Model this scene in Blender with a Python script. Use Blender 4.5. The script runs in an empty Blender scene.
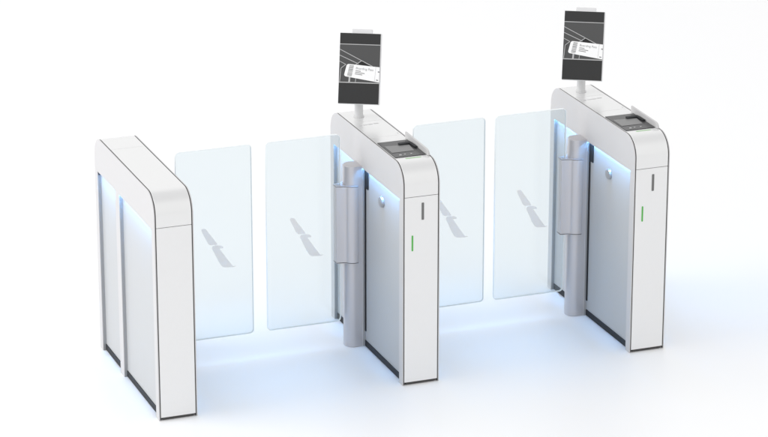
import bpy, bmesh, math, random
from mathutils import Vector, Matrix
PI = math.pi
scene = bpy.context.scene
C = scene.collection

# ------------------------------------------------------------------ materials
def mat(name, col, rough=.5, metal=0., spec=.5, noise=None, bump=0., stretch=(1, 1, 1), emit=None, estr=0., coat=0.):
    m = bpy.data.materials.new(name); m.use_nodes = True
    nt = m.node_tree; b = nt.nodes['Principled BSDF']
    b.inputs['Base Color'].default_value = (*col, 1)
    b.inputs['Roughness'].default_value = rough
    b.inputs['Metallic'].default_value = metal
    b.inputs['Specular IOR Level'].default_value = spec
    b.inputs['Coat Weight'].default_value = coat
    if emit:
        b.inputs['Emission Color'].default_value = (*emit, 1)
        b.inputs['Emission Strength'].default_value = estr
    if noise:
        tc = nt.nodes.new('ShaderNodeTexCoord'); mp = nt.nodes.new('ShaderNodeMapping')
        mp.inputs['Scale'].default_value = stretch
        nz = nt.nodes.new('ShaderNodeTexNoise'); nz.inputs['Scale'].default_value = noise
        nz.inputs['Detail'].default_value = 3
        nt.links.new(tc.outputs['Object'], mp.inputs['Vector']); nt.links.new(mp.outputs[0], nz.inputs['Vector'])
        mx = nt.nodes.new('ShaderNodeMix'); mx.data_type = 'RGBA'
        mx.inputs[6].default_value = (*[c * .988 for c in col], 1); mx.inputs[7].default_value = (*[min(1, c * 1.012) for c in col], 1)
        nt.links.new(nz.outputs['Fac'], mx.inputs[0]); nt.links.new(mx.outputs[2], b.inputs['Base Color'])
        mr = nt.nodes.new('ShaderNodeMapRange')
        mr.inputs['To Min'].default_value = max(0, rough - .06); mr.inputs['To Max'].default_value = rough + .06
        nt.links.new(nz.outputs['Fac'], mr.inputs['Value']); nt.links.new(mr.outputs[0], b.inputs['Roughness'])
        if bump:
            bp = nt.nodes.new('ShaderNodeBump'); bp.inputs['Strength'].default_value = bump; bp.inputs['Distance'].default_value = .001
            nt.links.new(nz.outputs['Fac'], bp.inputs['Height']); nt.links.new(bp.outputs[0], b.inputs['Normal'])
    return m

M = {}
M['white'] = mat('white_powder_coat', (.83, .83, .832), .42, noise=60, bump=.02)
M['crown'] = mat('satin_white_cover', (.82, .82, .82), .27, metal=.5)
M['cheek'] = mat('brushed_aluminium_side', (.60, .592, .597), .42, noise=90, stretch=(1, .05, 1), bump=.03)
M['rebate'] = mat('grey_frame_rebate', (.38, .385, .395), .5, noise=60)
M['panel'] = mat('grey_satin_panel', (.51, .52, .528), .38, noise=70, stretch=(1, 1, .05), bump=.03)
M['column'] = mat('satin_aluminium_column', (.58, .57, .59), .36, metal=.42, noise=80, stretch=(1, 1, .04), bump=.02)
M['gasket'] = mat('dark_rubber_gasket', (.075, .073, .072), .7, spec=.25, noise=50)
M['black'] = mat('black_rubber', (.028, .030, .033), .6, spec=.25, noise=50)
M['plastic'] = mat('pale_grey_plastic', (.74, .74, .745), .4, noise=60)
M['disc'] = mat('grey_metal_disc', (.40, .40, .41), .35, metal=.4, noise=60)
M['post'] = mat('pale_post', (.66, .66, .66), .4, noise=60)
M['guide'] = mat('pale_grey_guide', (.58, .575, .575), .5, noise=60)
M['slot'] = mat('dark_grey_slot', (.16, .16, .16), .5)
M['faint'] = mat('faint_grey_print', (.55, .55, .55), .5)
M['led'] = mat('blue_led', (.5, .7, 1), .5, emit=(.17, .48, 1.0), estr=75.)
M['green'] = mat('green_led', (.06, .28, .05), .4, emit=(.05, .30, .035), estr=.45)
M['pgreen'] = mat('pale_green_led', (.30, .50, .26), .4, emit=(.20, .42, .17), estr=.15)
M['tablet'] = mat('reader_black_glass', (.050, .050, .052), .25, spec=.35)
M['tscreen'] = mat('reader_grey_screen', (.20, .20, .20), .3, spec=.3)
M['sblack'] = mat('screen_black', (.045, .045, .045), .5, spec=.12)
M['sgrey'] = mat('screen_grey', (.092, .092, .092), .5, spec=.12)
M['sdark'] = mat('screen_dark', (.030, .030, .030), .5, spec=.12)
M['sline'] = mat('screen_line', (.50, .50, .50), .5, spec=.1)
M['sticket'] = mat('screen_ticket', (.78, .78, .78), .5, spec=.1, emit=(1, 1, 1), estr=.16)
M['stext'] = mat('screen_text', (.27, .27, .27), .5, spec=.1)
M['floor'] = mat('white_floor', (.95, .952, .955), .36, spec=.4)

def glass_mat():
    m = bpy.data.materials.new('tinted_glass'); m.use_nodes = True; nt = m.node_tree
    nt.nodes.clear(); out = nt.nodes.new('ShaderNodeOutputMaterial')
    tr = nt.nodes.new('ShaderNodeBsdfTransparent'); tr.inputs[0].default_value = (.933, .961, .972, 1)
    gl = nt.nodes.new('ShaderNodeBsdfGlossy'); gl.inputs['Roughness'].default_value = .03
    gl.inputs[0].default_value = (.9, .95, 1, 1)
    di = nt.nodes.new('ShaderNodeBsdfDiffuse'); di.inputs[0].default_value = (.80, .88, .89, 1)
    fr = nt.nodes.new('ShaderNodeFresnel'); fr.inputs[0].default_value = 1.35
    m1 = nt.nodes.new('ShaderNodeMixShader'); m1.inputs[0].default_value = .06
    nt.links.new(tr.outputs[0], m1.inputs[1]); nt.links.new(di.outputs[0], m1.inputs[2])
    m2 = nt.nodes.new('ShaderNodeMixShader'); nt.links.new(fr.outputs[0], m2.inputs[0])
    nt.links.new(m1.outputs[0], m2.inputs[1]); nt.links.new(gl.outputs[0], m2.inputs[2])
    nt.links.new(m2.outputs[0], out.inputs[0])
    return m
M['glass'] = glass_mat()
M['gedge'] = mat('polished_glass_edge', (.93, .975, .985), .4, spec=.3)
M['emblem'] = mat('frosted_grey_film', (.84, .82, .785), .6)

# ------------------------------------------------------------------ mesh helpers
def obj(name, bm, mats, parent=None, bevel=.0, loc=None, smooth=True):
    bmesh.ops.recalc_face_normals(bm, faces=bm.faces)
    me = bpy.data.meshes.new(name); bm.to_mesh(me); bm.free()
    for m in (mats if isinstance(mats, (list, tuple)) else [mats]): me.materials.append(M[m])
    if smooth:
        me.polygons.foreach_set('use_smooth', [True] * len(me.polygons))
        me.set_sharp_from_angle(angle=math.radians(32))
    o = bpy.data.objects.new(name, me); C.objects.link(o)
    if parent: o.parent = parent
    if loc: o.location = loc
    if bevel:
        b = o.modifiers.new('bevel', 'BEVEL'); b.width = bevel; b.segments = 2; b.limit_method = 'ANGLE'
        b.angle_limit = math.radians(40); b.harden_normals = False
    return o

def prism(bm, pts, axis, a, b, mi=0):
    """extrude a 2D outline along an axis: 'x' outline is (y,z), 'y' is (x,z), 'z' is (x,y)"""
    def p3(p, t):
        return (t, p[0], p[1]) if axis == 'x' else (p[0], t, p[1]) if axis == 'y' else (p[0], p[1], t)
    A = [bm.verts.new(p3(p, a)) for p in pts]; B = [bm.verts.new(p3(p, b)) for p in pts]
    n = len(pts); fs = [bm.faces.new(A), bm.faces.new(B[::-1])]
    for i in range(n): fs.append(bm.faces.new((A[i], A[(i + 1) % n], B[(i + 1) % n], B[i])))
    for f in fs: f.material_index = mi
    return fs

def box(bm, x0, x1, y0, y1, z0, z1, mi=0):
    return prism(bm, [(x0, y0), (x1, y0), (x1, y1), (x0, y1)], 'z', z0, z1, mi)

def ring(bm, P, Q, x0, x1):
    """open shell between two equally long (y,z) paths, extruded along x"""
    rows = [[bm.verts.new((x, *p)) for p in L] for L in (P, Q) for x in (x0, x1)]
    P0, P1, Q0, Q1 = rows; n = len(P)
    for i in range(n - 1):
        for a, b in ((P0, P1), (P1, Q1), (Q1, Q0), (Q0, P0)):
            bm.faces.new((a[i], a[i + 1], b[i + 1], b[i]))
    for i in (0, n - 1): bm.faces.new((P0[i], P1[i], Q1[i], Q0[i]))

W, D, H, R, ZS, ZB = .1695, .905, 1.0, .094, .858, .848
def arc(cx, cy, r, a0, a1, n=14):
    return [(cx + r * math.cos(math.radians(a0 + (a1 - a0) * i / n)), cy + r * math.sin(math.radians(a0 + (a1 - a0) * i / n))) for i in range(n + 1)]
def front_arc(i=0.): return arc(R, H - R, R - i, 180, 90)
def rear_arc(i=0.): return arc(D - R, H - R, R - i, 90, 0)
def rrect(x0, x1, z0, z1, r, n=6):
    return (arc(x0 + r, z0 + r, r, 180, 270, n) + arc(x1 - r, z0 + r, r, 270, 360, n)
            + arc(x1 - r, z1 - r, r, 0, 90, n) + arc(x0 + r, z1 - r, r, 90, 180, n))
def profile(i, wins, z0=0., top=ZB):
    """side outline inset by i, with windows open at the bottom"""
    pts = [(i, z0)] + front_arc(i) + rear_arc(i) + [(D - i, z0)]
    for a, b in sorted(wins, reverse=True):
        pts += [(b, z0), (b, top), (a, top), (a, z0)]
    return pts

def mirror_bm(bm):
    for v in bm.verts: v.co.x = W - v.co.x
    bmesh.ops.reverse_faces(bm, faces=bm.faces)

# airline flight symbol, (x, z) from the hinge-side frame of the pane
EM_UP = [(.3695, .633), (.378, .636), (.388, .634), (.393, .629), (.403, .613), (.424, .584), (.441, .558), (.437, .5535), (.424, .557), (.410, .5565), (.400, .563), (.3875, .590), (.375, .616)]
EM_LO = [(.422, .551), (.435, .5525), (.456, .5495), (.466, .544), (.468, .539), (.465, .536), (.450, .537), (.460, .521), (.481, .489), (.499, .463), (.509, .4485), (.527, .4455), (.509, .443), (.470, .4465), (.459, .4535), (.446, .475), (.431, .509), (.418, .537), (.417, .546)]

WASH = .105
FLOORW = .32
GY = .54            # plane of the glass wings
def hinge_side(root, right):
    mir = mirror_bm if right else (lambda b: None)
    def put(name, bm, m, par, bevel=0.):
        mir(bm); return obj(name, bm, m, par, bevel)
    bm = bmesh.new()
    prism(bm, arc(-.030, GY, .042, 270, 90, 28) + [(.0158, GY + .042), (.0158, GY - .042)], 'z', .0006, .850)
    put('hinge_column', bm, 'column', root, .002)
    # dark slit beside the column and the lock block at its top
    bm = bmesh.new(); box(bm, .0110, .0159, .487, .4955, .075, ZB - .01); put('seal_strip', bm, 'black', root)
    bm = bmesh.new(); box(bm, .0105, .0159, .455, .484, .750, .836); put('lock_block', bm, 'black', root, .002)
    # clamp round the column that grips the glass
    a = arc(-.030, GY, .050, 218, 282, 16)
    low = [(-.113, GY - .020), (-.098, GY - .0225), (-.082, GY - .0255)] + a
    up = [(x, 2 * GY - y) for x, y in reversed(low)]
    cl = low + up
    bm = bmesh.new(); prism(bm, cl, 'z', .404, .758); c = put('hinge_clamp', bm, 'column', root, .0015)
    for za, zb, zc, zd in ((.7582, .7598, .7600, .7622), (.4022, .4038, .3998, .4020)):
        bm = bmesh.new(); prism(bm, cl, 'z', za, zb); put('clamp_seal', bm, 'gasket', c)
        bm = bmesh.new(); prism(bm, cl, 'z', zc, zd); put('clamp_cap', bm, 'column', c)
    # glass wing
    x0, x1, z0, z1 = -.432, -.088, .120, .996
    bm = bmesh.new()
    fs = prism(bm, rrect(x0, x1, z0, z1, .018), 'y', GY - .005, GY + .005)
    for f in fs[2:]: f.material_index = 1
    g = put('glass_wing', bm, ['glass', 'gedge'], root)
    bm = bmesh.new()
    P, Q = rrect(x0 - .0004, x1 + .0004, z0 - .0004, z1 + .0004, .0184), rrect(x0 + .0018, x1 - .0018, z0 + .0018, z1 - .0018, .0162)
    vs = [[bm.verts.new((x, y, z)) for x, z in L] for L in (P, Q) for y in (GY - .0053, GY + .0053)]
    for k in range(len(P)):
        k2 = (k + 1) % len(P)
        for a, b in ((0, 1), (1, 3), (3, 2), (2, 0)): bm.faces.new((vs[a][k], vs[a][k2], vs[b][k2], vs[b][k]))
    mir(bm); obj('polished_edge', bm, 'gedge', g)
    bm = bmesh.new()
    off = (-.436 - .262 + .0045) if not right else (W + .088 - .2595)
    for P in (EM_UP, EM_LO):
        prism(bm, [(x + off, z) for x, z in P], 'y', GY - .0062, GY - .0054)
    obj('airline_emblem', bm, 'emblem', g)

def text_mesh(txt, size):
    cu = bpy.data.curves.new('text', 'FONT'); cu.body = txt; cu.size = size
    o = bpy.data.objects.new('text', cu); C.objects.link(o)
    dg = bpy.context.evaluated_depsgraph_get(); dg.update()
    me = bpy.data.meshes.new_from_object(o.evaluated_get(dg))
    C.objects.unlink(o); bpy.data.objects.remove(o)
    return me

def monitor(root, px, zc, yaw, tilt):
    """flat display on its post; local frame: X right, Y up the screen, Z towards the reader"""
    cy = .705
    bm = bmesh.new()
    bmesh.ops.create_cone(bm, cap_ends=True, segments=32, radius1=.0195, radius2=.0195, depth=.19, matrix=Matrix.Translation((.075, .738, 1.003 + .095)))
    p = obj('monitor_post', bm, 'post', root, .001)
    bm = bmesh.new()
    bmesh.ops.create_cone(bm, cap_ends=True, segments=32, radius1=.024, radius2=.024, depth=.004, matrix=Matrix.Translation((.075, .738, 1.002)))
    obj('post_collar', bm, 'post', p, .001)
    u = Vector((math.cos(yaw), -math.sin(yaw), 0)); n0 = Vector((-math.sin(yaw), -math.cos(yaw), 0))
    v = Vector((0, 0, math.cos(tilt))) - n0 * math.sin(tilt)
    n = u.cross(v)
    T = Matrix((( *[u.x, v.x, n.x], px), (*[u.y, v.y, n.y], cy), (*[u.z, v.z, n.z], zc), (0, 0, 0, 1)))
    bm = bmesh.new()
    prism(bm, rrect(-.0905, .0935, -.1585, .1565, .004), 'z', -.026, -.001)
    box(bm, -.03, .03, -.075, .01, -.046, -.0255)
    mo = obj('monitor', bm, 'plastic', root, .0015); mo.matrix_local = T
    # camera bar on top
    bm = bmesh.new(); prism(bm, rrect(-.042, .050, .135, .1745, .004), 'z', -.040, -.0262); obj('camera_bar', bm, 'plastic', mo, .0015)
    # screen, drawn as layers of real thin sheets
    Ws, Hs = .180, .311
    def S(x, y):
        uu = (x - (70 - 15 * (y - 55) / 311)) / 175.5; vv = (y - 55 - 5 * uu) / 309.5
        return ((uu - .5) * Ws, (.5 - vv) * Hs)
    bm = bmesh.new()
    L = [.0002]
    box(bm, -Ws / 2, Ws / 2, -Hs / 2, Hs / 2, -.0009, 0, 0)
    def sheet(pts, layer, mi, raw=False):
        q = pts if raw else [S(*p) for p in pts]
        vs = [bm.verts.new((max(-Ws / 2, min(Ws / 2, x)), max(-Hs / 2, min(Hs / 2, y)), .0003 * layer)) for x, y in q]
        f = bm.faces.new(vs); f.material_index = mi
        f.normal_update()
        if f.normal.z < 0: f.normal_flip()
    def line(pts, w, layer, mi=2):
        q = [Vector(S(*p)) for p in pts]
        for a, b in zip(q, q[1:]):
            d = (b - a).normalized() * (w / 2); nn = Vector((-d.y, d.x))
            a2, b2 = a - d * .6, b + d * .6
            sheet([a2 - nn, b2 - nn, b2 + nn, a2 + nn], layer, mi, True)
    sheet([(-Ws / 2, Hs * (.5 - .16)), (Ws / 2, Hs * (.5 - .16)), (Ws / 2, Hs * (.5 - .70)), (-Ws / 2, Hs * (.5 - .70))], 1, 1, True)
    for vv, w in ((.158, .0030), (.70, .0040)):
        y = Hs * (.5 - vv); sheet([(-Ws / 2, y - w / 2), (Ws / 2, y - w / 2), (Ws / 2, y + w / 2), (-Ws / 2, y + w / 2)], 3, 2, True)
    sheet([(128, 196), (160, 178), (200, 203), (170, 206)], 2, 3)
    line([(67, 127), (207, 202)], .0028, 3)
    line([(66, 153), (146, 191)], .0028, 4)
    line([(64, 179), (92, 194)], .0028, 5)
    line([(131, 197), (160, 178)], .0026, 6)
    line([(92, 194), (71, 210), (64, 268)], .0026, 7)
    line([(107, 252), (105, 271)], .0075, 4); line([(134, 256), (132, 271)], .0024, 4)
    # ticket
    tl, tr, br, bl = [Vector(S(*p)) for p in ((97, 191), (243, 206), (236, 273), (82, 245))]
    def tk(a, b): return tl + (tr - tl) * a + (bl - tl) * b + (tl - tr - bl + br) * (a * b)
    cor = []
    ra, rb = .06, .16
    for k in range(6):
        t = PI / 2 * k / 5; cor.append(tk(ra * (1 - math.cos(t)), rb * (1 - math.sin(t))))
    cor += [tk(1, 0), tk(1, 1)]
    for k in range(6):
        t = PI / 2 * k / 5; cor.append(tk(ra * (1 - math.sin(t)), 1 - rb * (1 - math.cos(t))))
    sheet(cor, 8, 4, True)
    rnd = random.Random(4); b = .07
    while b < .93:
        h = rnd.uniform(.02, .07)
        sheet([tk(.085, b), tk(.215, b), tk(.215, min(.94, b + h)), tk(.085, min(.94, b + h))], 9, 5, True); b += h + rnd.uniform(.02, .05)
    for b, a1 in ((.42, .44), (.54, .56), (.66, .50)):
        sheet([tk(.29, b), tk(a1, b), tk(a1, b + .055), tk(.29, b + .055)], 9, 6, True)
    for k in range(9):
        b = .04 + k * .105; sheet([tk(.855, b), tk(.865, b), tk(.865, b + .06), tk(.855, b + .06)], 9, 6, True)
    sheet([tk(.93, .28), tk(.98, .28), tk(.98, .36), tk(.93, .36)], 9, 6, True)
    sheet([tk(.90, .84), tk(.96, .84), tk(.96, .91), tk(.90, .91)], 9, 6, True)
    me = text_mesh('Boarding Pass', 1.0)
    xs = [v.co.x for v in me.vertices]; wid = max(xs) - min(xs)
    ex = (tk(.80, .14) - tk(.29, .14)); ey = (tk(.29, .0) - tk(.29, 1)).normalized() * (ex.length / wid)
    o0 = tk(.29, .33); idx = [bm.verts.new((*(o0 + ex * ((v.co.x - min(xs)) / wid) + ey * v.co.y), .0003 * 9)) for v in me.vertices]
    for pgn in me.polygons:
        try:
            f = bm.faces.new([idx[i] for i in pgn.vertices]); f.material_index = 5
        except ValueError: pass
    bpy.data.meshes.remove(me)
    me2 = bpy.data.meshes.new('screen'); bm.to_mesh(me2); bm.free()
    for k in ('sblack', 'sgrey', 'sline', 'sdark', 'sticket', 'stext', 'stext'): me2.materials.append(M[k])
    s = bpy.data.objects.new('screen', me2); C.objects.link(s); s.parent = mo

def reader(root):
    bm = bmesh.new(); box(bm, .012, .1515, .120, .340, 1.0008, 1.003); t = obj('document_reader', bm, 'tablet', root, .0006)
    bm = bmesh.new(); prism(bm, [(.021, .277), (.131, .266), (.122, .182), (.021, .182)], 'z', 1.0032, 1.0044); obj('reader_screen', bm, 'tscreen', t)
    bm = bmesh.new(); prism(bm, [(.088, .289), (.147, .294), (.1495, .215), (.138, .218), (.136, .272), (.088, .268)], 'z', 1.0046, 1.010); obj('scan_slot', bm, 'black', t, .0006)
    for x, y, r in ((.044, .143, .006), (.066, .147, .004), (.095, .146, .004)):
        bm = bmesh.new(); prism(bm, arc(x, y, r, 0, 337, 15), 'z', 1.0032, 1.0042); obj('reader_button', bm, 'faint', t)

def fin(root):
    bm = bmesh.new()
    prism(bm, [(.372, 1.0008), (.372, 1.029), (.122, 1.026), (.110, 1.023), (.102, 1.017), (.098, 1.009), (.098, 1.0008)], 'x', .1535, .1615)
    obj('document_guide', bm, 'guide', root, .0015)

def cabinet(label, x, left_hinge, right_hinge, equipped, yaw=0, tilt=0, mpx=0, mz=0):
    root = bpy.data.objects.new('swing_gate_cabinet', None); C.objects.link(root); root.location = (x, 0, 0)
    root.empty_display_size = .2
    root['label'] = label; root['category'] = 'gate'; root['group'] = 'boarding gate cabinets standing in a row'
    # dark inner core
    bm = bmesh.new(); prism(bm, profile(.003, [], .003), 'x', .0172, W - .0172); obj('inner_core', bm, 'gasket', root)
    for side, hinge in ((0, left_hinge), (1, right_hinge)):
        mir = mirror_bm if side else (lambda b: None)
        wins = [(.042, .4975), (.600, D - .042)] if hinge else [(.042, .525), (.582, D - .042)]
        bm = bmesh.new(); prism(bm, profile(0, wins, 0, ZB - .006), 'x', 0, .004)
        mir(bm); sf = obj('side_frame', bm, 'cheek', root, .0008)
        bm = bmesh.new(); prism(bm, profile(.018, wins), 'x', .0042, .0166); mir(bm); obj('frame_rebate', bm, 'rebate', sf)
        P = [(.0012, .004)] + front_arc(.0012) + rear_arc(.0012) + [(D - .0012, .004)]
        Q = [(.0165, .004)] + front_arc(.0165) + rear_arc(.0165) + [(D - .0165, .004)]
        bm = bmesh.new(); ring(bm, P, Q, .0043, .0085); mir(bm); obj('edge_gasket', bm, 'gasket', root)
        for a, b in wins:
            bm = bmesh.new(); box(bm, .0160, .0171, a - .003, b + .003, .004, ZB + .004); mir(bm); pn = obj('side_panel', bm, 'panel', root)
            bm = bmesh.new(); box(bm, .0125, .0159, a + .0015, b - .0015, .003, .030); mir(bm); obj('kick_strip', bm, 'black', pn)
            bm = bmesh.new(); box(bm, .0044, .0074, a + .004, b - .004, ZB - .0042, ZB - .0006); mir(bm); obj('light_strip', bm, 'led', pn)
            sg = -1 if side else 1
            l = bpy.data.lights.new('wall_washer', 'AREA'); l.shape = 'RECTANGLE'; l.size = .004; l.size_y = b - a - .01
            l.energy = WASH; l.color = (.24, .53, 1.0); l.spread = math.radians(22)
            lo = bpy.data.objects.new('wall_washer', l); C.objects.link(lo); lo.parent = pn
            lo.location = (W - .0085 if side else .0085, (a + b) / 2, ZB - .0046); lo.rotation_euler = (0, -sg * math.radians(2.6), 0)
            l = bpy.data.lights.new('floor_fill', 'AREA'); l.shape = 'RECTANGLE'; l.size = .004; l.size_y = b - a - .01  # added lamp with no body, carries the strip's blue out onto the floor
            l.energy = FLOORW; l.color = (.16, .50, 1.0); l.spread = math.radians(74)
            lo = bpy.data.objects.new('floor_fill', l); C.objects.link(lo); lo.parent = pn
            lo.location = (W + .0015 if side else -.0015, (a + b) / 2, ZB - .0085); lo.rotation_euler = (0, sg * math.radians(41), 0)
        if not hinge:
            bm = bmesh.new(); box(bm, .0030, .0159, D - .0535, D - .0425, ZB - .020, ZB - .0061); mir(bm); obj('corner_block', bm, 'black', root)
        if hinge:
            hinge_side(root, side == 1)
            bm = bmesh.new()
            bmesh.ops.create_cone(bm, cap_ends=True, segments=40, radius1=.0245, radius2=.0225, depth=.012,
                                  matrix=Matrix.Translation((.0095, .284, .751)) @ Matrix.Rotation(-PI / 2, 4, 'Y'))
            mir(bm); se = obj('round_sensor', bm, 'disc', root, .0015)
            bm = bmesh.new()
            bmesh.ops.create_cone(bm, cap_ends=True, segments=32, radius1=.014, radius2=.014, depth=.001,
                                  matrix=Matrix.Translation((.0029, .284, .751)) @ Matrix.Rotation(-PI / 2, 4, 'Y'))
            mir(bm); obj('sensor_lens', bm, 'disc', se)
    x0, x1, t = .0086, W - .0086, .012
    bm = bmesh.new(); box(bm, x0, x1, 0, t, .013, ZS - .001); fp = obj('front_panel', bm, 'white', root, .001)
    bm = bmesh.new(); box(bm, x0, x1, D - t, D, .013, ZS - .001); obj('rear_panel', bm, 'white', root, .001)
    ys = [.425, .660] if equipped else [.664]
    g = .0009
    bm = bmesh.new()
    ring(bm, [(0, ZS + .001)] + front_arc() + [(ys[0] - g, H)], [(t, ZS + .001)] + front_arc(t) + [(ys[0] - g, H - t)], x0, x1)
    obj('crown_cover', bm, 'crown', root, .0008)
    if equipped:
        bm = bmesh.new(); box(bm, x0, x1, ys[0] + g, ys[1] - g, H - t, H); sc = obj('service_lid', bm, 'crown', root, .0008)
        for a, b in ((.030, .041), (.050, .056), (.060, .066), (.071, .093), (.100, .122)):
            bm = bmesh.new(); box(bm, a, b, .604 + (a - .03) * .12, .611 + (a - .03) * .12, H + .0003, H + .0007); obj('printed_mark', bm, 'faint', sc)
        bm = bmesh.new(); box(bm, .147, .152, .446, .453, H + .0003, H + .0007)
        obj('printed_mark', bm, 'faint', sc)
    bm = bmesh.new()
    ring(bm, [(ys[-1] + g, H)] + rear_arc() + [(D, ZS + .001)], [(ys[-1] + g, H - t)] + rear_arc(t) + [(D - t, ZS + .001)], x0, x1)
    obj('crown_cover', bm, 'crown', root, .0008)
    if equipped:
        bm = bmesh.new(); prism(bm, rrect(.0855, .0965, .752, .829, .0025, 3), 'y', -.0012, .004); obj('card_slot', bm, 'slot', fp)
        bm = bmesh.new(); prism(bm, rrect(.0405, .0475, .615, .686, .003, 3), 'y', -.0012, .004); obj('status_light', bm, 'green', fp)
        bm = bmesh.new(); prism(bm, rrect(.050, .122, .095, .104, .004, 3), 'z', H - .002, H + .0007); obj('reader_light', bm, 'pgreen', root)
        reader(root); fin(root)
        monitor(root, mpx, mz, yaw, tilt)
    return root

cabinet('white gate cabinet with a plain bare top and no monitor or reader', 0, False, True, False)
cabinet('white gate cabinet between the two walkways, monitor on top and glass wings on both sides', 1.098, True, True, True, .4871, .2832, .0662, 1.2318)
cabinet('white gate cabinet with monitor and reader, glass wing on its left side only', 2.1808, True, False, True, .5151, .306, .0654, 1.2273)

# ------------------------------------------------------------------ floor
bm = bmesh.new()
bmesh.ops.create_circle(bm, cap_ends=True, segments=96, radius=120)
fl = obj('floor', bm, 'floor', smooth=False); fl['kind'] = 'structure'

# ------------------------------------------------------------------ light
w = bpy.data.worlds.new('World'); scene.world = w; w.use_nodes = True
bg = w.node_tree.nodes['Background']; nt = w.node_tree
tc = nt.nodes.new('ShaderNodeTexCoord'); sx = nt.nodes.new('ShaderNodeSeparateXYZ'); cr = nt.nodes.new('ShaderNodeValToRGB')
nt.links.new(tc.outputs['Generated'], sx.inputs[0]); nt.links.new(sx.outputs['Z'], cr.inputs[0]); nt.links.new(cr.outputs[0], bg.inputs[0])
e = cr.color_ramp.elements; e[0].position = .70; e[0].color = (1, 1, 1, 1); e[1].position = .92; e[1].color = (.72, .72, .73, 1)   # white studio dome, darkening overhead added to shade the crown bend
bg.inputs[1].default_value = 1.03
def area(name, loc, tgt, size, energy, col=(1, 1, 1)):
    l = bpy.data.lights.new(name, 'AREA'); l.size = size; l.energy = energy; l.color = col
    o = bpy.data.objects.new(name, l); C.objects.link(o); o.location = loc
    o.rotation_euler = (Vector(tgt) - Vector(loc)).to_track_quat('-Z', 'Y').to_euler(); return o
area('softbox', (-12, 3.0, 7.2), (1.0, .4, .3), 9.0, 950)

# ------------------------------------------------------------------ camera
cam = bpy.data.cameras.new('camera'); co = bpy.data.objects.new('camera', cam); C.objects.link(co)
cam.sensor_width = 36; cam.lens = 3010.9962 / 768 * 36; cam.clip_start = .5; cam.clip_end = 500
co.location = (-3.2713, -11.2678, 4.9688); co.rotation_euler = (PI / 2 - .3345, 0, -.3633)
scene.camera = co
scene.view_settings.view_transform = 'Standard'; scene.view_settings.look = 'None'
scene.view_settings.exposure = 0; scene.view_settings.gamma = 1
scene.cycles.use_denoising = True
scene.cycles.sample_clamp_indirect = 4
scene.cycles.max_bounces = 10; scene.cycles.transparent_max_bounces = 24
